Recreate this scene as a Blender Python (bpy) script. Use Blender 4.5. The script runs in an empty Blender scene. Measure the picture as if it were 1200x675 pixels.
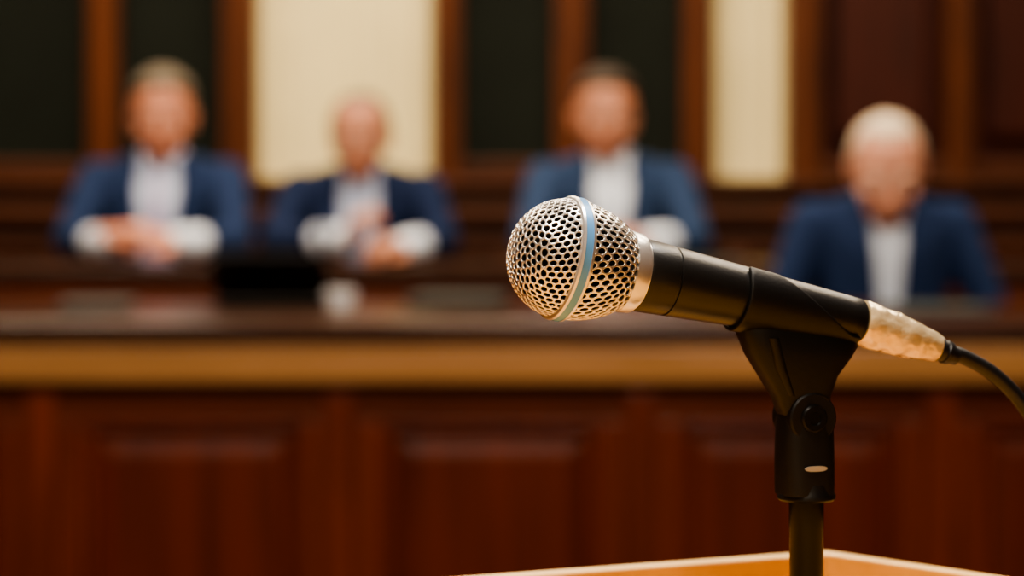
import bpy, bmesh, math, random
from mathutils import Vector, Matrix, noise
from mathutils.bvhtree import BVHTree
random.seed(4)
SC = bpy.context.scene
COL = SC.collection
try:
    SC.view_settings.look = 'AgX - Medium High Contrast'
except Exception as ex:
    print("look", ex)

# ------------------------------------------------------------------ materials
def nt(name):
    m = bpy.data.materials.new(name); m.use_nodes = True
    n = m.node_tree
    return m, n, n.nodes["Principled BSDF"]

def mat(name, col, rough=.5, metal=0., var=.06, scale=30., bump=0., coat=0., sheen=0., sss=0., spec=.5):
    m, n, b = nt(name)
    tc = n.nodes.new("ShaderNodeTexCoord")
    no = n.nodes.new("ShaderNodeTexNoise"); no.inputs["Scale"].default_value = scale
    no.inputs["Detail"].default_value = 4
    n.links.new(tc.outputs["Object"], no.inputs["Vector"])
    r = n.nodes.new("ShaderNodeValToRGB")
    r.color_ramp.elements[0].position = .3; r.color_ramp.elements[1].position = .7
    r.color_ramp.elements[0].color = tuple(c*(1-var) for c in col)+(1,)
    r.color_ramp.elements[1].color = tuple(min(1, c*(1+var)) for c in col)+(1,)
    n.links.new(no.outputs["Fac"], r.inputs["Fac"])
    n.links.new(r.outputs["Color"], b.inputs["Base Color"])
    b.inputs["Roughness"].default_value = rough
    b.inputs["Metallic"].default_value = metal
    b.inputs["Coat Weight"].default_value = coat
    b.inputs["Sheen Weight"].default_value = sheen
    b.inputs["Specular IOR Level"].default_value = spec
    if sss:
        b.inputs["Subsurface Weight"].default_value = sss
        b.inputs["Subsurface Radius"].default_value = (.02, .008, .004)
        b.inputs["Subsurface Scale"].default_value = .5
    if bump:
        bp = n.nodes.new("ShaderNodeBump"); bp.inputs["Strength"].default_value = bump
        bp.inputs["Distance"].default_value = .002
        n.links.new(no.outputs["Fac"], bp.inputs["Height"])
        n.links.new(bp.outputs["Normal"], b.inputs["Normal"])
    return m

def wood(name, c1, c2, sc=(1.5, 18, 18), rough=.38, coat=.08, spec=.35):
    m, n, b = nt(name)
    tc = n.nodes.new("ShaderNodeTexCoord")
    mp = n.nodes.new("ShaderNodeMapping"); mp.inputs["Scale"].default_value = sc
    n.links.new(tc.outputs["Object"], mp.inputs["Vector"])
    no = n.nodes.new("ShaderNodeTexNoise"); no.inputs["Scale"].default_value = 1.6
    no.inputs["Detail"].default_value = 7; no.inputs["Distortion"].default_value = .6
    n.links.new(mp.outputs["Vector"], no.inputs["Vector"])
    r = n.nodes.new("ShaderNodeValToRGB")
    r.color_ramp.elements[0].position = .32; r.color_ramp.elements[1].position = .7
    r.color_ramp.elements[0].color = c1+(1,); r.color_ramp.elements[1].color = c2+(1,)
    n.links.new(no.outputs["Fac"], r.inputs["Fac"])
    n.links.new(r.outputs["Color"], b.inputs["Base Color"])
    b.inputs["Roughness"].default_value = rough
    b.inputs["Coat Weight"].default_value = coat
    b.inputs["Coat Roughness"].default_value = .25
    b.inputs["Specular IOR Level"].default_value = spec
    return m

M = {}
M['mah_h'] = wood("mahogany_horizontal", (.065, .013, .005), (.120, .026, .008))
M['mah_v'] = wood("mahogany_vertical", (.085, .015, .005), (.165, .031, .009), (16, 16, 1.2), coat=.05, spec=.3)
M['mah_f'] = wood("mahogany_field", (.068, .011, .004), (.130, .022, .007), (14, 14, 1.0), coat=.05, spec=.3)
M['dark'] = wood("dark_walnut", (.020, .0065, .003), (.042, .014, .006), rough=.5, coat=0, spec=.2)
M['ctop'] = wood("counter_walnut", (.026, .008, .0035), (.052, .016, .006), rough=.30, coat=0.05, spec=.25)
M['band'] = wood("light_oak_band", (.30, .155, .060), (.41, .22, .090))
M['wall_w'] = wood("wall_wood", (.065, .018, .006), (.135, .038, .012), (14, 14, 1.2), .5, .0, .25)
M['wall_l'] = wood("wall_wood_lower", (.045, .013, .005), (.088, .025, .008), (2, 14, 14), .5, .0, .25)
M['wall_r'] = wood("wall_wood_red", (.036, .0065, .003), (.064, .0115, .005), (14, 14, 1.2), .5, .0, .25)
M['green'] = mat("dark_green_panel", (.0065, .0095, .0060), .7, var=.15, scale=6, spec=.2)
M['cream'] = mat("cream_blind", (.88, .77, .42), .8, var=.05, scale=4)
M['plaster'] = mat("cream_plaster", (.55, .44, .30), .85, var=.04, scale=5, bump=.2)
M['carpet'] = mat("carpet", (.10, .03, .02), .95, var=.25, scale=120, bump=.5)
M['lect'] = wood("lectern_oak", (.60, .28, .055), (.76, .39, .085), (2, 22, 22), .35, .2)
M['lect_e'] = wood("lectern_edge", (.76, .46, .16), (.88, .57, .24), (2, 22, 22), .35, .2)
M['grille'] = mat("grille_nickel", (.90, .88, .84), .27, .85, var=.06, scale=400)
M['silver'] = mat("silver_ring", (.86, .85, .84), .28, .8, var=.03, scale=200)
M['blue'] = mat("blue_ring", (.13, .36, .72), .35, .1, var=.03, scale=200)
M['foam'] = mat("black_foam", (.004, .0035, .003), .95, var=.3, scale=900, bump=.6, spec=.1)
M['body'] = mat("mic_black_enamel", (.007, .007, .007), .36, .0, var=.12, scale=900, bump=.06)
M['plastic'] = mat("black_plastic", (.0050, .0050, .0054), .45, var=.1, scale=500, bump=.06, spec=.30)
M['gloss'] = mat("black_gloss", (.005, .005, .0055), .30, .0, var=.05, spec=.25)
M['mark'] = mat("dull_grey_mark", (.45, .44, .42), .4, .5, var=.03)
M['tape'] = mat("masking_tape", (.88, .70, .42), .26, .5, var=.10, scale=160, bump=.5, coat=.4)
M['cable'] = mat("cable_rubber", (.007, .007, .008), .42, var=.1)
M['suit1'] = mat("navy_suit", (.014, .028, .080), .9, var=.12, scale=160, spec=.15)
M['suit2'] = mat("midnight_suit", (.010, .019, .058), .9, var=.12, scale=160, spec=.15)
M['suit3'] = mat("blue_suit", (.022, .042, .098), .9, var=.12, scale=160, spec=.15)
M['shirt'] = mat("white_shirt", (.66, .74, .88), .8, var=.03, scale=60)
M['shirtb'] = mat("pale_blue_shirt", (.52, .60, .82), .8, var=.03, scale=60)
M['tie1'] = mat("lilac_tie", (.36, .27, .46), .6, var=.15, scale=90)
M['tie2'] = mat("silver_tie", (.30, .40, .62), .6, var=.15, scale=90)
M['skin1'] = mat("skin_ruddy", (.54, .225, .14), .5, var=.07, scale=20, sss=.1)
M['skin2'] = mat("skin_tan", (.47, .205, .125), .5, var=.07, scale=20, sss=.1)
M['skin3'] = mat("skin_fair", (.58, .28, .19), .5, var=.06, scale=20, sss=.1)
M['lips'] = mat("lips", (.36, .10, .08), .45)
M['eye'] = mat("eye_white", (.75, .72, .68), .25)
M['iris'] = mat("iris_dark", (.03, .02, .015), .2)
M['h_grey'] = mat("hair_grey", (.120, .095, .068), .8, var=.3, scale=300, bump=.5)
M['h_white'] = mat("hair_white", (.56, .46, .35), .8, var=.2, scale=300, bump=.5)
M['h_brown'] = mat("hair_brown", (.032, .017, .009), .7, var=.3, scale=300, bump=.5)
M['leather'] = mat("chair_leather", (.012, .009, .007), .5, var=.2, scale=60, bump=.3)
M['shoe'] = mat("shoe_leather", (.012, .009, .008), .3)
M['paper'] = mat("paper", (.42, .42, .40), .8, var=.02)
M['greyp'] = mat("grey_folder", (.035, .045, .044), .6, var=.05, spec=.3)
M['ceramic'] = mat("white_ceramic", (.80, .82, .86), .3, var=.02)
M['screen'] = mat("laptop_black", (.005, .005, .006), .45, spec=.3)
m, n, b = nt("lamp_diffuser"); b.inputs["Emission Color"].default_value = (1, .86, .66, 1)
b.inputs["Emission Strength"].default_value = 4.0; M['lamp'] = m

# ------------------------------------------------------------------ helpers
def empty(name, loc=(0, 0, 0)):
    e = bpy.data.objects.new(name, None); e.empty_display_size = .1
    e.location = loc; COL.objects.link(e); return e

def attach(o, par):
    if par is not None:
        o.parent = par
        o.matrix_parent_inverse = Matrix.Translation(-Vector(par.location))

def obj(name, verts, faces, mats, par=None, smooth=False, idx=None, local=False):
    me = bpy.data.meshes.new(name); me.from_pydata([tuple(v) for v in verts], [], faces)
    for k in (mats if isinstance(mats, (list, tuple)) else [mats]):
        me.materials.append(k if not isinstance(k, str) else M[k])
    if idx: me.polygons.foreach_set("material_index", idx)
    if smooth: me.polygons.foreach_set("use_smooth", [True]*len(me.polygons))
    me.update()
    o = bpy.data.objects.new(name, me); COL.objects.link(o)
    if par is not None:
        if local: o.parent = par
        else: attach(o, par)
    return o

def fix(o):
    bm = bmesh.new(); bm.from_mesh(o.data)
    bmesh.ops.recalc_face_normals(bm, faces=bm.faces); bm.to_mesh(o.data); bm.free()
    return o

def bevel(o, w, seg=2):
    md = o.modifiers.new("bevel", 'BEVEL'); md.width = w; md.segments = seg; md.limit_method = 'ANGLE'
    return o

BF = [(0, 3, 2, 1), (4, 5, 6, 7), (0, 1, 5, 4), (1, 2, 6, 5), (2, 3, 7, 6), (3, 0, 4, 7)]
def boxes(name, lst, m, par=None, bv=0, local=False):
    V = []; F = []
    for (x0, x1, y0, y1, z0, z1) in lst:
        k = len(V)
        V += [(x0, y0, z0), (x1, y0, z0), (x1, y1, z0), (x0, y1, z0), (x0, y0, z1), (x1, y0, z1), (x1, y1, z1), (x0, y1, z1)]
        F += [tuple(k+i for i in f) for f in BF]
    o = obj(name, V, F, m, par, local=local)
    if bv: bevel(o, bv)
    return o

def prism(name, poly, z0, z1, m, par=None, bv=0):
    k = len(poly)
    V = [(x, y, z0) for x, y in poly]+[(x, y, z1) for x, y in poly]
    F = [tuple(range(k))[::-1], tuple(range(k, 2*k))]+[(i, (i+1) % k, k+(i+1) % k, k+i) for i in range(k)]
    o = fix(obj(name, V, F, m, par))
    if bv: bevel(o, bv)
    return o

def frame(ax, up=Vector((0, 0, 1))):
    ax = Vector(ax).normalized()
    u = (up-ax*up.dot(ax))
    if u.length < 1e-4: u = Vector((1, 0, 0))
    u.normalize(); return ax, u, ax.cross(u)

def lathe(name, prof, org, ax, mats, par=None, seg=96, idx=None, jit=None, up=Vector((0, 0, 1)), cap=True):
    ax, u, v = frame(ax, up); org = Vector(org); V = []; F = []; I = []
    for i, (s, r) in enumerate(prof):
        for j in range(seg):
            a = 2*math.pi*j/seg
            rr = r*(jit(i, j, s, a) if jit else 1)
            V.append(org+ax*s+(u*math.cos(a)+v*math.sin(a))*rr)
    for i in range(len(prof)-1):
        for j in range(seg):
            F.append((i*seg+j, i*seg+(j+1) % seg, (i+1)*seg+(j+1) % seg, (i+1)*seg+j)); I.append(idx[i] if idx else 0)
    if cap:
        F.append(tuple(range(seg))); I.append(idx[0] if idx else 0)
        F.append(tuple(range((len(prof)-1)*seg, len(prof)*seg))); I.append(idx[-1] if idx else 0)
    o = obj(name, V, F, mats, par, idx=I); fix(o)
    o.data.polygons.foreach_set("use_smooth", [len(p.vertices) == 4 for p in o.data.polygons])
    md = o.modifiers.new("es", 'EDGE_SPLIT'); md.split_angle = math.radians(38)
    return o

# hull-based modelling -------------------------------------------------------
_ico = bmesh.new(); bmesh.ops.create_icosphere(_ico, subdivisions=3, radius=1)
ICO = [v.co.copy() for v in _ico.verts]; _ico.free()
def E(x, y, z, rx, ry=None, rz=None):
    ry = rx if ry is None else ry; rz = rx if rz is None else rz
    return [Vector((x+c.x*rx, y+c.y*ry, z+c.z*rz)) for c in ICO]
def S(p, r): return E(p[0], p[1], p[2], r)

def fuse(name, hulls, voxel, mats, par, smooth_it=4, xf=None):
    V = []; F = []
    for h in hulls:
        pts = [p for e in h for p in e]
        bm = bmesh.new()
        for p in pts: bm.verts.new(p)
        bmesh.ops.convex_hull(bm, input=bm.verts)
        for v in [v for v in bm.verts if not v.link_faces]: bm.verts.remove(v)
        bm.verts.index_update(); k = len(V)
        V += [v.co.copy() for v in bm.verts]
        F += [tuple(k+v.index for v in f.verts) for f in bm.faces]
        bm.free()
    me = bpy.data.meshes.new("tmp"); me.from_pydata([tuple(v) for v in V], [], F); me.update()
    t = bpy.data.objects.new("tmp", me); COL.objects.link(t)
    r = t.modifiers.new("r", 'REMESH'); r.mode = 'VOXEL'; r.voxel_size = voxel
    s = t.modifiers.new("s", 'SMOOTH'); s.iterations = smooth_it; s.factor = .5
    dg = bpy.context.evaluated_depsgraph_get()
    res = bpy.data.meshes.new_from_object(t.evaluated_get(dg))
    bpy.data.objects.remove(t)
    if xf: res.transform(xf)
    res.name = name; res.materials.clear()
    for k in mats: res.materials.append(M[k])
    res.polygons.foreach_set("use_smooth", [True]*len(res.polygons))
    o = bpy.data.objects.new(name, res); COL.objects.link(o); o.parent = par
    return o

# ------------------------------------------------------------------ camera
CZ = 1.40
cam = bpy.data.cameras.new("camera"); co = bpy.data.objects.new("camera", cam); COL.objects.link(co)
co.location = (0, 0, CZ); co.rotation_euler = (math.radians(90), 0, 0)
cam.lens = 85; cam.sensor_width = 36; cam.shift_y = -137.5/1200
cam.clip_start = .05; cam.clip_end = 60
cam.dof.use_dof = True; cam.dof.focus_distance = 1.035; cam.dof.aperture_fstop = 5.9
SC.camera = co

# ------------------------------------------------------------------ room
W = 4.0; YB = 8.0; YF = -3.0; H = 3.8
boxes("floor", [(-W, W, YF, YB+.2, -.1, 0)], 'carpet')
boxes("ceiling", [(-W, W, YF, YB+.2, H, H+.1)], 'plaster')
boxes("wall_left", [(-W-.15, -W, YF, YB+.2, -.1, H+.1)], 'wall_r')
boxes("wall_right", [(W, W+.15, YF, YB+.2, -.1, H+.1)], 'wall_r')
boxes("wall_rear", [(-W, W, YF-.15, YF, -.1, H+.1)], 'plaster')
boxes("wall_back", [(-W, W, YB+.06, YB+.2, 0, H)], 'wall_r')
boxes("dais_floor", [(-W, W, 5.06, YB+.06, 0, .30), (-W, W, 6.16, YB+.06, .30, .38)], 'carpet')

tr = empty("trim_1", (0, YB, 0))
posts = [(-1.398, -1.299), (-.955, -.847), (-.26, -.169), (.141, .254), (.565, .664), (.910, 1.017), (1.44, 1.525),
         (1.95, 2.05), (2.5, 2.6), (3.1, 3.2), (-1.85, -1.75), (-2.5, -2.4), (-3.1, -3.0)]
boxes("posts", [(a, b, YB-.06, YB+.06, 1.36, H) for a, b in posts], 'wall_w', tr, .012)
boxes("posts_bead", [((a+b)/2-.018, (a+b)/2+.018, YB-.075, YB-.06, 1.36, H) for a, b in posts], 'wall_w', tr, .006)
boxes("sill", [(-W, W, YB-.09, YB+.06, 1.335, 1.374)], 'wall_l', tr, .012)
boxes("sill_raised", [(a, b, YB-.045, YB+.06, 1.374, 1.434) for a, b in [(-3, -.955), (-.169, .565), (1.017, 3.2)]], 'wall_l', tr, .01)
boxes("wainscot", [(-W, W, YB-.03, YB+.06, .38, 1.335)], 'dark', tr)
boxes("wainscot_rails", [(-W, W, YB-.06, YB-.03, 1.20, 1.28), (-W, W, YB-.06, YB-.03, .38, .55)], 'wall_l', tr, .01)
boxes("wainscot_stiles", [(x*.55-.05, x*.55+.05, YB-.058, YB-.03, .55, 1.20) for x in range(-7, 8)], 'wall_l', tr, .01)
g = empty("wall_panel_fields", (0, YB, 1.4))
boxes("fields", [(a, b, YB+.02, YB+.06, 1.434, H) for a, b in
                 [(-2.4, -1.85), (-1.75, -1.398), (-1.299, -.955), (-.169, .141), (.254, .565)]], 'green', g)
rf = [(1.017, 1.44), (1.525, 1.95), (2.05, 2.5), (2.6, 3.1), (-3.0, -2.5)]
boxes("timber_fields", [(a+.05, b-.05, YB+.0, YB+.06, 1.50, 2.6) for a, b in rf]+[(a+.05, b-.05, YB, YB+.06, 2.7, 3.6) for a, b in rf], 'wall_r', g, .02)
def blind(name, x0, x1):
    V = []; F = []; n = int((x1-x0)/.012)
    for i in range(n+1):
        x = x0+(x1-x0)*i/n; y = YB+.035+.008*math.cos(i*math.pi/2)+.006*math.sin(x*30)
        V += [(x, y, 1.375), (x, y, H-.02)]
    for i in range(n): F.append((2*i, 2*i+2, 2*i+3, 2*i+1))
    return obj(name, V, F, 'cream', smooth=True)
blind("window_blind", -.847, -.26); blind("window_blind", .664, .910); blind("window_blind", 2.05, 2.45)

br = empty("bench_rail", (0, 7.55, .38))
boxes("rail_cap", [(-3.2, 3.2, 7.48, 7.60, 1.245, 1.29)], 'wall_l', br, .012)
boxes("rail_panel", [(-3.2, 3.2, 7.52, 7.56, .38, 1.245)], 'dark', br)
boxes("rail_mould", [(-3.2, 3.2, 7.49, 7.52, 1.15, 1.19)]+[(i*.7-.04, i*.7+.04, 7.49, 7.52, .40, 1.15) for i in range(-4, 5)], 'wall_l', br, .008)

# ------------------------------------------------------------------ front bench (lower counter)
fb = empty("council_bench", (0, 5.0, 0)); BX = 3.3
boxes("counter_top", [(-BX, BX, 4.94, 5.66, 1.052, 1.091)], 'ctop', fb, .010)
boxes("counter_nosing", [(-BX, BX, 4.955, 5.0, 1.041, 1.053)], 'dark', fb, .004)
boxes("oak_band", [(-BX, BX, 4.950, 5.02, .967, 1.041)], 'band', fb, .006)
boxes("under_moulding", [(-BX, BX, 4.972, 5.02, .945, .967)], 'dark', fb, .006)
boxes("carcass", [(-BX, BX, 5.02, 5.06, 0, 1.052), (-BX, -BX+.05, 5.06, 5.6, .30, 1.052), (BX-.05, BX, 5.06, 5.6, .30, 1.052)], 'mah_f', fb)
P = .618; X0 = -.353
cs = [X0+P*k for k in range(-4, 6)]
boxes("rails", [(-BX, BX, 4.99, 5.02, .885, .945), (-BX, BX, 4.985, 5.02, .0, .16)], 'mah_h', fb, .006)
boxes("stiles", [(c-.085, c+.085, 4.992, 5.02, .16, .885) for c in cs], 'mah_v', fb, .006)
boxes("pilasters", [(c-.032, c+.032, 4.976, 4.992, .16, .944) for c in cs], 'mah_v', fb, .004)
mo = []
for c in cs[:-1]:
    a = c+.085; b2 = c+P-.085
    mo += [(a, b2, 4.998, 5.02, .862, .885), (a, b2, 4.998, 5.02, .16, .183), (a, a+.022, 4.998, 5.02, .183, .862), (b2-.022, b2, 4.998, 5.02, .183, .862)]
boxes("panel_mouldings", mo, 'mah_v', fb, .009)
V = []; F = []
for c in cs[:-1]:
    a = c+.115; b2 = c+P-.115; k = len(V); e = .03
    V += [(a, 5.019, .21), (b2, 5.019, .21), (b2, 5.019, .840), (a, 5.019, .840),
          (a+e, 5.012, .21+e), (b2-e, 5.012, .21+e), (b2-e, 5.012, .840-e), (a+e, 5.012, .840-e)]
    F += [(k+4, k+5, k+6, k+7)]+[(k+i, k+(i+1) % 4, k+4+(i+1) % 4, k+4+i) for i in range(4)]
obj("raised_fields", V, F, 'mah_f', fb)

# rear desk (upper)
rd = empty("council_desk", (0, 6.3, .38))
boxes("desk_top", [(-BX, BX, 6.145, 6.56, 1.124, 1.159)], 'ctop', rd, .010)
boxes("desk_front", [(-BX, BX, 6.165, 6.19, .38, 1.124)], 'dark', rd)
boxes("desk_mould", [(-BX, BX, 6.155, 6.165, 1.06, 1.10)], 'mah_h', rd, .003)
boxes("desk_ends", [(-BX, -BX+.04, 6.19, 6.54, .38, 1.124), (BX-.04, BX, 6.19, 6.54, .38, 1.124)], 'dark', rd)

# ------------------------------------------------------------------ people
def hand(name, wrist, f, n, thumb_side, curl, skin, par, fold=1.0):
    f = Vector(f).normalized(); n = Vector(n); n = (n-f*n.dot(f)).normalized(); u = n.cross(f)*thumb_side
    w = Vector(wrist)
    P3 = lambda a, b, c: w+f*a+u*b+n*c
    H_ = [[S(P3(-.03, 0, 0), .026), S(P3(.0, 0, 0), .025)],
          [S(P3(.0, .012, 0), .019), S(P3(0, -.012, 0), .019), S(P3(.085, .028, 0), .0125), S(P3(.082, -.028, -.003), .0115), S(P3(.09, 0, .003), .013)],
          [S(P3(.012, .02, -.010), .016), S(P3(.05, .026, -.012), .013)]]
    base = [.0285, .0095, -.0095, -.028]; ln = [.070, .078, .072, .056]; rad = [.0090, .0092, .0088, .0078]
    for i in range(4):
        p = P3(.088-(.006 if i == 3 else 0), base[i], .002); ang = 0; r = rad[i]
        q = [p]
        for seg, fr in enumerate((.45, .30, .25)):
            ang += curl*(1+.08*i)*(.9, 1.1, .7)[seg]
            q.append(q[-1]+(f*math.cos(ang)-n*math.sin(ang))*ln[i]*fr+u*(.0015*(1.5-i)))
        for k in range(3): H_.append([S(q[k], r*(1-.07*k)), S(q[k+1], r*(.93-.07*k))])
    t0 = P3(.018, .026, -.006); t1 = P3(.050, .052, -.012); t2 = P3(.078, .055, -.018*fold); t3 = P3(.098, .048, -.024*fold)
    H_ += [[S(t0, .014), S(t1, .0115)], [S(t1, .011), S(t2, .0098)], [S(t2, .0098), S(t3, .0085)]]
    return fuse(name, H_, .0032, [skin], par, 2)

def strip(name, rows, bvh, off, m, par, thick=.004, nx=6):
    V = []; F = []
    for z, a, b2 in rows:
        for i in range(nx+1):
            x = a+(b2-a)*i/nx
            hit = bvh.ray_cast(Vector((x, -1, z)), Vector((0, 1, 0)))
            y = hit[0].y if hit[0] is not None else -.08
            V.append((x, y-off, z))
    for r in range(len(rows)-1):
        for i in range(nx):
            k = r*(nx+1)+i; F.append((k, k+1, k+nx+2, k+nx+1))
    o = obj(name, V, F, m, par, smooth=True, local=True)
    md = o.modifiers.new("s", 'SOLIDIFY'); md.thickness = thick; md.offset = 0
    return o

def man(loc, scale, deskz, suit, shirt, tie, skin, hair, style, pose='clasp', tilt=0, turn=0, roll=0, headoff=(0, 0, 0), lean=0, rot=0, vw=1.0, hs=1.05):
    r = empty("seated_man", loc); r.scale = (scale,)*3; r.rotation_euler = (0, 0, rot)
    L = lambda x, y, z: Vector((x, y-lean*max(0, z-.5), z))
    hl = [[E(0, .03, .545, .165, .115, .095), E(0, .02, .72, .155, .115, .08)],
          [E(*L(0, .01, .72), .155, .118, .08), E(*L(0, -.005, .92), .175, .112, .09)],
          [E(*L(0, -.005, .92), .170, .112, .08), E(*L(.155, .0, 1.0), .05, .065, .045), E(*L(-.155, .0, 1.0), .05, .065, .045), E(*L(0, .0, 1.02), .07, .075, .04)],
          [E(*L(.15, 0, 1.01), .045, .055, .035), E(*L(-.15, 0, 1.01), .045, .055, .035), E(*L(0, .0, 1.055), .068, .06, .03)]]
    sh = [L(.175, -.005, .99), L(-.175, -.005, .99)]
    if pose == 'clasp':
        el = [Vector((.222, -.19, deskz+.052)), Vector((-.222, -.19, deskz+.052))]
        wr = [Vector((.088, -.355, deskz+.055)), Vector((-.088, -.362, deskz+.055))]
    elif pose == 'wide':
        el = [Vector((.235, -.17, deskz+.052)), Vector((-.235, -.19, deskz+.052))]
        wr = [Vector((.13, -.37, deskz+.042)), Vector((-.02, -.35, deskz+.060))]
    else:
        el = [Vector((.268, -.06, .76)), Vector((-.268, -.06, .76))]
        wr = [Vector((.135, -.25, .665)), Vector((-.135, -.25, .665))]
    for s in (0, 1):
        mid = sh[s].lerp(el[s], .5)
        hl += [[S(sh[s], .062), S(mid, .055)], [S(mid, .055), S(el[s], .047)],
               [S(el[s], .047), S(el[s].lerp(wr[s], .78), .037)]]
        sx = 1 if s == 0 else -1
        hl += [[E(sx*.09, .04, .535, .09, .09, .085), E(sx*.125, -.36, .53, .066, .066, .064)],
               [E(sx*.125, -.36, .525, .062, .062, .062), E(sx*.12, -.34, .12, .050, .052, .05)]]
    body = fuse("suit_body", hl, .0095, [suit, shirt], r, 3)
    me = body.data
    hwid = lambda z: vw*(.026+.042*min(1, max(0, z-.66)/.3))
    bm = bmesh.new(); bm.from_mesh(me); bvh = BVHTree.FromBMesh(bm); bm.free()
    zs = [.70+i*.035 for i in range(11)]
    strip("shirt_front", [(z, -hwid(z)-.004, hwid(z)+.004) for z in zs], bvh, .004, shirt, r, .003)
    if tie:
        strip("tie", [(z, -(.033-.045*(z-.7)/.5), .033-.045*(z-.7)/.5) for z in zs], bvh, .010, tie, r, .006)
    else:
        strip("shirt_placket", [(z, -.012, .012) for z in zs], bvh, .008, shirt, r, .003)
    for sx in (1, -1):
        rows = []
        for i in range(12):
            t = i/11; z = .70+t*.35
            inner = hwid(z) if t < .85 else hwid(z)*(1-.2*(t-.85)/.15)
            wd = .018+.055*min(1, t/.75) if t < .75 else .073-.04*(t-.75)/.25
            rows.append((z, sx*inner, sx*(inner+wd)))
        strip("lapel_%s" % ('l' if sx > 0 else 'r'), rows, bvh, .009, suit, r, .006)
    for s in (0, 1):
        d = (wr[s]-el[s]).normalized(); a = el[s].lerp(wr[s], .62)
        fuse("cuff_%d" % (s+1), [[S(a, .041), S(wr[s]-d*.004, .038)]], .006, ['shirt'], r, 1)
    if pose == 'clasp':
        hand("hand_l", wr[0], (-.74, -.56, .20), (.15, -.45, 1), 1, .50, skin, r)
        hand("hand_r", wr[1]+Vector((0, 0, .018)), (.80, -.46, .18), (-.1, -.35, 1), -1, .42, skin, r)
    elif pose == 'wide':
        hand("hand_l", wr[0], (-.55, -.80, .12), (.5, .1, .8), 1, .55, skin, r)
        hand("hand_r", wr[1]+Vector((0, 0, .01)), (.35, -.65, .55), (-.3, -.5, .8), -1, .50, skin, r)
    else:
        hand("hand_l", wr[0], (-.35, -.85, -.30), (.1, -.3, 1), 1, .35, skin, r)
        hand("hand_r", wr[1], (.35, -.85, -.30), (-.1, -.3, 1), -1, .35, skin, r)
    for sx in (1, -1):
        fuse("shoe_%s" % ('l' if sx > 0 else 'r'), [[E(sx*.12, -.33, .05, .042, .05, .048), E(sx*.13, -.48, .032, .045, .06, .032)],
             [E(sx*.12, -.34, .08, .045, .05, .05), E(sx*.12, -.36, .05, .042, .05, .048)]], .008, ['shoe'], r, 2)
    # head
    hc = L(0, -.045, 1.180)+Vector(headoff)
    R = Matrix.Translation(hc) @ Matrix.Rotation(turn, 4, 'Z') @ Matrix.Rotation(roll, 4, 'Y') @ Matrix.Rotation(tilt, 4, 'X') @ Matrix.Scale(hs, 4)
    Ri = R.inverted()
    nb = Ri @ L(0, .0, 1.03)
    cr = (0, .012, .032, .080, .097, .090)
    hh = [[E(*cr), E(0, -.025, -.02, .068, .062, .06)],
          [E(0, -.02, -.01, .069, .066, .06), E(0, -.038, -.070, .050, .046, .040)],
          [E(0, -.038, -.065, .049, .046, .038), E(0, -.062, -.092, .024, .022, .024)],
          [E(0, -.086, .012, .007), E(0, -.113, -.030, .011, .012, .011)],
          [E(.014, -.098, -.034, .009, .010, .008), E(-.014, -.098, -.034, .009, .010, .008), E(0, -.112, -.030, .010)],
          [E(.040, -.074, .022, .016, .012, .007), E(.012, -.084, .020, .010, .010, .007)],
          [E(-.040, -.074, .022, .016, .012, .007), E(-.012, -.084, .020, .010, .010, .007)],
          [E(.045, -.062, -.03, .020, .018, .018)], [E(-.045, -.062, -.03, .020, .018, .018)],
          [E(.018, -.082, -.062, .008, .009, .005), E(-.018, -.082, -.062, .008, .009, .005), E(0, -.090, -.061, .006)],
          [E(.080, .018, .008, .010, .018, .018), E(.076, .010, -.025, .008, .010, .014)],
          [E(-.080, .018, .008, .010, .018, .018), E(-.076, .010, -.025, .008, .010, .014)],
          [E(nb.x, nb.y, nb.z, .057, .060, .04), E(0, .018, -.045, .056, .060, .04)]]
    fuse("head", hh, .0042, [skin], r, 3, R)
    def small(name, el, mt, vox=.003):
        fuse(name, [el], vox, [mt], r, 1, R)
    for sx in (1, -1):
        t = 'l' if sx > 0 else 'r'
        small("eye_%s" % t, [E(sx*.030, -.079, .004, .0125, .009, .0075)], 'eye')
        small("iris_%s" % t, [E(sx*.030, -.087, .004, .0052, .0025, .0052)], 'iris', .0015)
        small("eyebrow_%s" % t, [E(sx*.018, -.091, .024, .005, .004, .003), E(sx*.046, -.082, .024, .006, .004, .003)], 'h_brown' if style != 'white' else hair)
    small("lips", [E(.020, -.088, -.0635, .005, .005, .002), E(-.020, -.088, -.0635, .005, .005, .002), E(0, -.095, -.066, .010, .005, .006)], 'lips')
    # hair cap
    bm = bmesh.new(); bmesh.ops.create_icosphere(bm, subdivisions=5, radius=1)
    def line(dy):
        pts = [(-1, .60), (-.55, .52), (-.3, .30), (-.12, -.15), (.1, -.35), (.3, -.75), (1, -.80)]
        for (a, b2), (c2, d2) in zip(pts, pts[1:]):
            if dy <= c2: return b2+(d2-b2)*(dy-a)/(c2-a)
        return -.8
    kill = []
    for v in bm.verts:
        c = v.co; keep = c.z > line(c.y)
        if style == 'white' and c.y < -.3 and c.z < .74: keep = False
        if style == 'receding' and c.y < -.22 and c.z < .84: keep = False
        if not keep: kill.append(v)
    bmesh.ops.delete(bm, geom=kill, context='VERTS')
    k = {'short': 1.085, 'receding': 1.05, 'white': 1.055}[style]
    for v in bm.verts:
        n0 = noise.noise(v.co*7)*.012+noise.noise(v.co*25)*.008
        kk = k+n0+(.05 if style == 'short' and v.co.z > .5 else 0)
        v.co = R @ Vector((cr[0]+v.co.x*cr[3]*kk, cr[1]+v.co.y*cr[4]*kk, cr[2]+v.co.z*cr[5]*kk))
    mh = bpy.data.meshes.new("hair"); bm.to_mesh(mh); bm.free(); mh.materials.append(M[hair])
    mh.polygons.foreach_set("use_smooth", [True]*len(mh.polygons))
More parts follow.
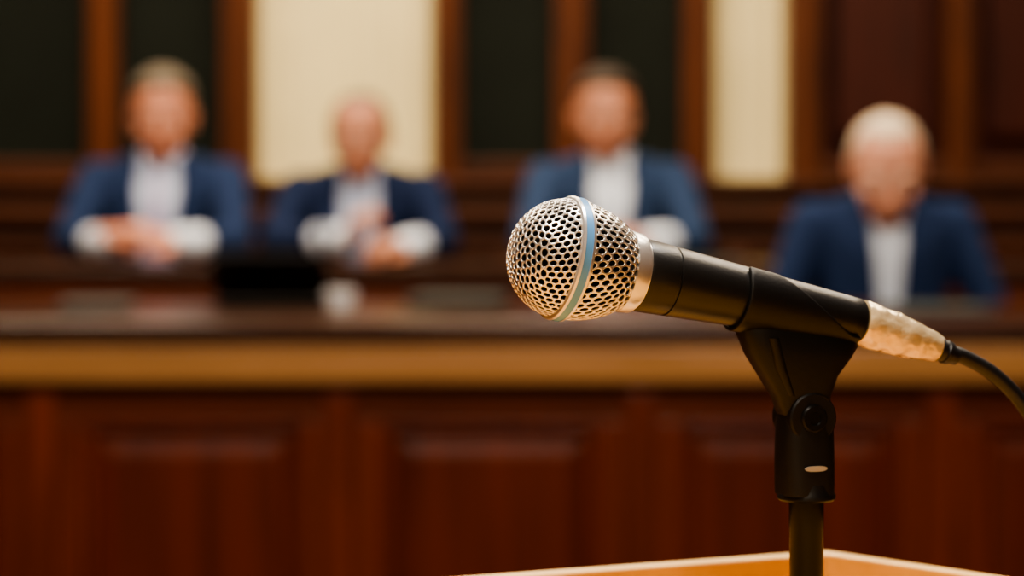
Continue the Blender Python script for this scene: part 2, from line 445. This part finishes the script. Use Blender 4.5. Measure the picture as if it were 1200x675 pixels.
    ho = bpy.data.objects.new("hair", mh); COL.objects.link(ho); ho.parent = r
    md = ho.modifiers.new("s", 'SOLIDIFY'); md.thickness = .010; md.offset = -1
    # shirt collar
    V = []; F = []; n = 40; c0 = L(0, -.006, 1.045)
    for i in range(n+1):
        a = -math.pi/2+.22+(2*math.pi-.44)*i/n
        for (rr, dz) in ((.070, -.012), (.073, .010), (.062, .034)):
            V.append((c0.x+rr*math.cos(a), c0.y+rr*1.02*math.sin(a), c0.z+dz+.012*math.sin(a)))
    for i in range(n):
        for j in range(2): q = i*3+j; F.append((q, q+3, q+4, q+1))
    o = obj("collar", V, F, shirt, r, smooth=True, local=True)
    md = o.modifiers.new("s", 'SOLIDIFY'); md.thickness = .005
    for sx in (1, -1):
        strip("collar_point", [(1.0, sx*.042, sx*.046), (1.02, sx*.028, sx*.052), (1.045, sx*.010, sx*.054), (1.06, sx*.006, sx*.050)], bvh, .013, shirt, r, .004)
    return r

def chair(loc, scale=1, rot=0):
    c = empty("office_chair", loc); c.rotation_euler = (0, 0, rot); c.scale = (scale,)*3
    fuse("seat", [[E(.2, -.20, .42, .035, .04, .03), E(-.2, -.20, .42, .035, .04, .03), E(.2, .16, .42, .035, .04, .03), E(-.2, .16, .42, .035, .04, .03)]], .012, ['leather'], c, 4)
    fuse("back", [[E(.18, .165, .52, .03, .018, .03), E(-.18, .165, .52, .03, .018, .03), E(.15, .185, .86, .03, .018, .03), E(-.15, .185, .86, .03, .018, .03)]], .010, ['leather'], c, 4)
    for sx in (1, -1):
        fuse("arm_support", [[S((sx*.265, .12, .43), .014), S((sx*.285, .12, .62), .014)], [S((sx*.285, .14, .63), .018), S((sx*.285, -.06, .63), .018)], [S((sx*.2, .1, .41), .012), S((sx*.265, .12, .43), .014)]], .008, ['plastic'], c, 2)
    fuse("gas_column", [[S((0, 0, .12), .025), S((0, 0, .40), .022)]], .008, ['gloss'], c, 1)
    arms = []
    for i in range(5):
        a = 2*math.pi*i/5+.3
        arms.append([S((0, 0, .11), .022), S((.22*math.cos(a), .22*math.sin(a), .075), .014)])
        arms.append([E(.22*math.cos(a), .22*math.sin(a), .03, .026, .026, .030)])
    fuse("star_base", arms, .008, ['plastic'], c, 1)

D = 1.159-.38
man((-.962, 6.66, .38), 1.0, D, 'suit1', 'shirtb', 'tie1', 'skin1', 'h_grey', 'short', tilt=.10, turn=.05, vw=.90, headoff=(.005, 0, -.016))
chair((-.962, 6.66, .38))
man((-.415, 6.74, .38), .97, D/.97, 'suit2', 'shirtb', 'tie2', 'skin2', 'h_grey', 'receding', pose='wide', tilt=.16, turn=-.12, headoff=(.000, -.02, -.036), lean=.12, vw=.85, hs=1.02)
chair((-.415, 6.74, .38), .97)
man((.268, 6.66, .38), 1.0, D, 'suit3', 'shirt', None, 'skin2', 'h_brown', 'short', pose='clasp', tilt=.04, turn=.1, roll=.04, headoff=(-.014, 0, -.016), vw=.85)
chair((.268, 6.66, .38))
man((.905, 5.93, .30), .98, .8, 'suit1', 'shirt', None, 'skin3', 'h_white', 'white', pose='lap', tilt=.40, turn=-.05, headoff=(-.005, -.045, -.058), lean=.05, vw=.62, hs=1.08)
chair((.905, 5.93, .30), .98)

# ------------------------------------------------------------------ things on the desks
lp = empty("laptop", (-.55, 5.42, 1.091))
boxes("base", [(-.67, -.41, 5.46, 5.64, 1.091, 1.107)], 'screen', lp, .004)
o = boxes("lid", [(-.67, -.41, 0, .008, 0, .17)], 'screen', lp, .003)
o.data.transform(Matrix.Translation((0, 5.46, 1.107)) @ Matrix.Rotation(math.radians(52), 4, 'X'))
lathe("coffee_cup", [(0, .020), (.002, .024), (.025, .032), (.045, .034), (.045, .031), (.025, .029), (.006, .018)], (-.378, 5.32, 1.091), (0, 0, 1), [M['ceramic']], seg=40, up=Vector((1, 0, 0)))
def stack(name, x, y, z, w, d, h, m, a):
    e = empty(name, (x, y, z)); e.rotation_euler = (0, 0, a)
    boxes("sheets", [(-w/2, w/2, -d/2, d/2, 0, h)], m, e, .001, local=True)
    boxes("cover", [(-w/2-.004, w/2+.004, -d/2-.004, d/2+.004, h, h+.003)], m, e, .001, local=True)
stack("document_folder", -.93, 5.42, 1.091, .15, .25, .012, 'greyp', .1)
stack("document_folder", -.12, 5.50, 1.091, .20, .22, .022, 'greyp', -.15)
stack("document_folder", .93, 5.30, 1.091, .21, .25, .008, 'greyp', .05)
stack("paper_stack", .52, 6.27, 1.159, .15, .20, .006, 'greyp', .05)

# ------------------------------------------------------------------ lectern
lc = empty("lectern", (.05, .95, 0))
poly = [(.163, 1.250), (-.42, .999), (-.42, .62), (.36, .62), (.36, 1.040)]
def inset(pl, w):
    k = len(pl); out = []
    cx = sum(p[0] for p in pl)/k; cy = sum(p[1] for p in pl)/k
    ls = []
    for i in range(k):
        a = Vector(pl[i]); b2 = Vector(pl[(i+1) % k]); d = (b2-a).normalized(); nn = Vector((-d.y, d.x))
        if nn.dot(Vector((cx, cy))-a) < 0: nn = -nn
        ls.append((a+nn*w, d))
    for i in range(k):
        p, d = ls[i-1]; q, e = ls[i]
        t = ((q.x-p.x)*e.y-(q.y-p.y)*e.x)/(d.x*e.y-d.y*e.x)
        out.append(tuple(p+d*t))
    return out
ZL = 1.204
inn = inset(poly, .011)
k = 5
V = [(x, y, ZL) for x, y in poly]+[(x, y, ZL) for x, y in inn]+[(x, y, ZL-.035) for x, y in poly]+[(x, y, ZL-.035) for x, y in inn]
F = []; I = []
for i in range(k):
    j = (i+1) % k
    F += [(i, j, k+j, k+i), (2*k+i, 2*k+j, j, i), (k+i, k+j, 3*k+j, 3*k+i), (2*k+i, 3*k+i, 3*k+j, 2*k+j)]; I += [0, 0, 1, 1]
rim = bevel(fix(obj("rim", V, F, ['lect_e', 'lect'], lc, idx=I)), .0015, 3)
prism("desk_board", inset(poly, .0112), ZL-.034, ZL-.016, 'lect', lc)
prism("cabinet", inset(poly, .05), .08, ZL-.035, 'lect', lc, .004)
prism("plinth", inset(poly, .03), 0, .08, 'lect', lc, .006)

# ------------------------------------------------------------------ microphone
C = Vector((.0229, 1.047, CZ-.0381)); DX = Vector((.134, .047, -.0303)).normalized()
ax, U, Vv = frame(DX)
mic = empty("microphone", C)
RB = .0257
def ballmap(p):
    x = p[0]*RB*(.97 if p[0] < 0 else 1.42)
    return C+ax*x+U*p[1]*RB+Vv*p[2]*RB
N = 860
bm = bmesh.new()
for i in range(N):
    x = 1-2*(i+.5)/N; a = i*math.pi*(3-math.sqrt(5)); rr = math.sqrt(1-x*x)
    q = Vector((x, rr*math.cos(a), rr*math.sin(a)))
    q += noise.noise_vector(q*40)*.026
    bm.verts.new(q.normalized())
bmesh.ops.convex_hull(bm, input=bm.verts)
bm.faces.ensure_lookup_table(); bm.faces.index_update(); bm.verts.index_update()
V = [f.calc_center_median().normalized() for f in bm.faces]
F = []; extra = []; nf = len(bm.faces)
for v in bm.verts:
    fs = [f.index for f in v.link_faces]; nrm = v.co.normalized()
    t1 = nrm.orthogonal().normalized(); t2 = nrm.cross(t1)
    fs.sort(key=lambda q: math.atan2((V[q]-nrm).dot(t2), (V[q]-nrm).dot(t1)))
    cc = sum((V[q] for q in fs), Vector())/len(fs)
    if cc.x > .80: continue
    base = nf+len(extra)
    for q in fs: extra.append((cc+(V[q]-cc)*.755).normalized())
    k = len(fs)
    for i in range(k): F.append((fs[i], fs[(i+1) % k], base+(i+1) % k, base+i))
bm.free()
gr = obj("grille_mesh", [ballmap(p) for p in V+extra], F, 'grille', mic, smooth=True); fix(gr)
bm = bmesh.new(); bm.from_mesh(gr.data)
for v in [v for v in bm.verts if not v.link_faces]: bm.verts.remove(v)
bm.to_mesh(gr.data); bm.free()
md = gr.modifiers.new("s", 'SOLIDIFY'); md.thickness = .0011; md.offset = 0
md = gr.modifiers.new("b", 'SUBSURF'); md.levels = 2; md.render_levels = 2
pr = []
for i in range(1, 40):
    a = math.pi*(1-i/40); x = math.cos(a); r_ = math.sin(a)
    if x > .8: break
    pr.append((x*RB*(.97 if x < 0 else 1.42)*.90, r_*RB*.90))
lathe("foam_liner", pr, C, ax, [M['foam']], mic, 64)
lathe("grille_ring", [(-.0034, .0250), (-.0034, .0264), (-.0028, .0272), (-.0017, .0274), (-.0016, .0272), (.0016, .0272), (.0017, .0274), (.0028, .0272), (.0034, .0264), (.0034, .0250)],
      C, ax, [M['silver'], M['blue']], mic, 128, idx=[0, 0, 0, 1, 1, 1, 0, 0, 0], cap=False)
def rb(s): return .0163+(s-.036)/(.145-.036)*(.0104-.0163)
lathe("grille_collar", [(.0270, .0172), (.0275, .0181), (.0325, .0177), (.0335, .0172), (.0336, .0160), (.0352, .0158)], C, ax, [M['silver']], mic, 96)
pf = [(.0345, .0150), (.0350, .0161), (.0358, rb(.036)), (.0485, rb(.0485)), (.0488, rb(.0488)-.0006), (.0496, rb(.0496)-.0006), (.0499, rb(.05))]
pf += [(.05+i*.008, rb(.05+i*.008)) for i in range(1, 12)]+[(.1440, rb(.144)), (.1452, rb(.1452)-.0008), (.1452, .008)]
lathe("handle", pf, C, ax, [M['body']], mic, 96)
T0 = C+ax*.1453; T1 = Vector((.1945, 1.107, CZ-.0812)); td = (T1-T0).length
def jt(i, j, s, a):
    return 1+.07*noise.noise(Vector((s*120, math.cos(a)*1.6, math.sin(a)*1.6)))+.06*noise.noise(Vector((s*260+a*1.2, math.cos(a)*3, math.sin(a)*3)))+(.03 if (int(s*200+a*.6) % 2) else 0)
tp = [(0, .0070), (.0005, .0098)]+[(td*t, .0100-.0012*t-.0026*max(0, t-.55)/.45) for t in [i/26 for i in range(1, 26)]]+[(td, .0062), (td+.0005, .004)]
lathe("taped_connector", tp, T0, T1-T0, [M['tape']], mic, 56, jit=jt)
lathe("strain_relief", [(0, .0058), (.003, .0060), (.0035, .0050), (.006, .0050), (.0065, .0056), (.009, .0052), (.0095, .0044), (.013, .0040)], T1-(T1-T0).normalized()*.002, (T1-T0)+Vector((0, 0, -.003)), [M['cable']], mic, 32)

def cable(name, pts, r, m):
    cu = bpy.data.curves.new(name, 'CURVE'); cu.dimensions = '3D'; cu.bevel_depth = r; cu.bevel_resolution = 6
    sp = cu.splines.new('BEZIER'); sp.bezier_points.add(len(pts)-1)
    for b_, p in zip(sp.bezier_points, pts):
        b_.co = p; b_.handle_left_type = b_.handle_right_type = 'AUTO'
    sp.resolution_u = 20; cu.materials.append(M[m])
    o = bpy.data.objects.new(name, cu); COL.objects.link(o); return o
zb = ZL-.016+.0036
cable("microphone_cable", [(.1975, 1.108, CZ-.0822), (.2085, 1.112, CZ-.0860), (.2236, 1.116, CZ-.0950), (.2385, 1.119, CZ-.1110), (.252, 1.118, CZ-.135),
      (.262, 1.105, CZ-.170), (.262, 1.07, zb+.006), (.25, 1.01, zb), (.19, .93, zb), (.08, .88, zb), (.0, .80, zb), (-.02, .70, zb)], .0035, 'cable')

# ------------------------------------------------------------------ clip + stand
PX, PY = .1321, 1.085
st = empty("microphone_stand", (PX, PY, ZL-.016))
V = []; F = []; ns = 30; na = 40
for i in range(ns+1):
    s = .083+.0595*i/ns
    t = max(0, min(1, (s-.098)/.040)); pm = math.radians(150-95*t)
    for j in range(na+1):
        a = -pm+2*pm*j/na; rr = rb(s)+.0003
        V.append(C+ax*s+(-U*math.cos(a)+Vv*math.sin(a))*rr)
for i in range(ns):
    for j in range(na): q = i*(na+1)+j; F.append((q, q+1, q+na+2, q+na+1))
cl = obj("clip_shell", V, F, 'plastic', st, smooth=True); fix(cl)
md = cl.modifiers.new("s", 'SOLIDIFY'); md.thickness = .0019
nm = cl.data.polygons[ns//2*na+na//2].normal
md.offset = 1 if nm.dot(-U) > 0 else -1
bevel(cl, .0006)
hd = Vector((.943, .332, 0)); hn = Vector((.332, -.943, 0))
def off(tl, tr_, zl, zr, hw, n=32):
    pts = []; tc = (tl+tr_)/2; th = (tr_-tl)/2
    for i in range(n):
        a = 2*math.pi*i/n; ca, sa = math.cos(a), math.sin(a); e = .55
        cx = math.copysign(abs(ca)**e, ca); sy = math.copysign(abs(sa)**e, sa)
        t = tc+th*cx; z = zl+(zr-zl)*(t-tl)/(tr_-tl)
        pts.append(Vector((PX, PY, CZ+z))+hd*t+hn*sy*hw)
    return pts
def loft(name, secs, m, par):
    V = [p for s in secs for p in s]; n = len(secs[0]); F = []
    for i in range(len(secs)-1):
        for j in range(n): F.append((i*n+j, i*n+(j+1) % n, (i+1)*n+(j+1) % n, (i+1)*n+j))
    F += [tuple(range(n)), tuple(range((len(secs)-1)*n, len(secs)*n))]
    o = obj(name, V, F, m, par, smooth=True); fix(o)
    e = o.modifiers.new("es", 'EDGE_SPLIT'); e.split_angle = math.radians(40)
    return o
loft("clip_neck", [off(-.0338, .0240, -.0660, -.0755, .0085), off(-.0335, .0240, -.0715, -.0790, .0108), off(-.0290, .0205, -.0815, -.0838, .0106), off(-.0215, .0135, -.0925, -.092, .0100),
     off(-.0160, .0105, -.1010, -.1005, .0085), off(-.0130, .0090, -.1090, -.1090, .0075)], 'plastic', st)
loft("clip_rib", [off(-.024, -.018, -.074, -.074, .0122), off(-.020, -.014, -.088, -.088, .0118), off(-.013, -.009, -.100, -.100, .0088)], 'plastic', st)
KZ = CZ-.1103; K = Vector((PX-.001, PY, KZ))
for sg in (1, -1):
    o_ = K+hn*sg*.0045
    lathe("knuckle_cheek", [(0, .0104), (0, .0114), (.0046, .0114), (.0054, .0106), (.0054, .006)], o_, hn*sg, [M['plastic']], st, 48)
lathe("knuckle_tongue", [(-.0042, .0105), (.0042, .0105)], K, hn, [M['plastic']], st, 48)
lathe("knuckle_screw", [(.0, .0062), (.0106, .0062), (.0114, .0054), (.0114, .0032), (.0106, .0028), (.0106, .001)], K, hn, [M['gloss']], st, 40)
def sec2(w, z, hw): return off(-w-.001, w-.001, z, z, hw)
loft("knuckle_housing", [sec2(.0112, -.1060, .0085), sec2(.0121, -.113, .0097), sec2(.0123, -.122, .0102), sec2(.0123, -.131, .0108), sec2(.0120, -.139, .0116), sec2(.0118, -.145, .0116)], 'plastic', st)
lathe("thread_collar", [(-.1400+CZ, .0118), (-.1440+CZ, .0124), (-.1450+CZ, .0131), (-.1468+CZ, .0131), (-.1478+CZ, .0122), (-.1480+CZ, .0078)][::-1], (PX, PY, 0), (0, 0, 1), [M['plastic']], st, 64, up=Vector((1, 0, 0)))
kp = Vector((PX, PY, CZ-.1325))+hn*.0108-hd*.0008
V = []; n = 24
for dz in (0, .0009):
    for i in range(n):
        a = 2*math.pi*i/n; ca, sa = math.cos(a), math.sin(a)
        V.append(kp+hn*dz+hd*.0054*math.copysign(abs(ca)**.7, ca)+Vector((0, 0, 1))*.0012*math.copysign(abs(sa)**.9, sa))
F = [tuple(range(n)), tuple(range(n, 2*n))]+[(i, (i+1) % n, n+(i+1) % n, n+i) for i in range(n)]
fix(obj("housing_mark", V, F, 'mark', st))  # small pale grey lens-shaped mark on the housing front
lathe("pole", [(ZL-.012, .0076), (CZ-.160, .0076), (CZ-.1595, .0078), (CZ-.147, .0078)], (PX, PY, 0), (0, 0, 1), [M['gloss']], st, 48, up=Vector((1, 0, 0)))
lathe("base_flange", [(ZL-.016, .032), (ZL-.012, .032), (ZL-.009, .028), (ZL-.008, .012), (ZL-.002, .0095)], (PX, PY, 0), (0, 0, 1), [M['gloss']], st, 48, up=Vector((1, 0, 0)))

# ------------------------------------------------------------------ lights (ceiling fixtures)
def light(x, y, sx, sy, power, col=(1, .80, .57)):
    e = empty("ceiling_light", (x, y, H))
    boxes("housing", [(x-sx/2-.04, x+sx/2+.04, y-sy/2-.04, y+sy/2+.04, H-.06, H)], 'plaster', e, .005)
    boxes("diffuser", [(x-sx/2, x+sx/2, y-sy/2, y+sy/2, H-.07, H-.06)], 'lamp', e)
    L_ = bpy.data.lights.new("panel_light", 'AREA'); L_.shape = 'RECTANGLE'; L_.size = sx; L_.size_y = sy
    L_.energy = power; L_.color = col
    o = bpy.data.objects.new("lamp_light", L_); COL.objects.link(o); o.location = (x, y, H-.08); attach(o, e)
for x in (-1.8, .0, 1.8):
    light(x, 5.3, .9, .5, 66)
light(-1.5, 7.3, .9, .35, 44); light(.1, 7.3, .9, .35, 44)
for x in (-1.5, 1.5): light(x, 3.0, .9, .5, 46)
light(-.9, .35, .8, .5, 80, (1, .88, .74)); light(.75, 1.75, .8, .5, 72, (1, .92, .82)); light(0, -1.6, 1.2, .5, 60)
w = bpy.data.worlds.new("world"); SC.world = w; w.use_nodes = True
w.node_tree.nodes["Background"].inputs["Color"].default_value = (.9, .7, .5, 1)
w.node_tree.nodes["Background"].inputs["Strength"].default_value = .15
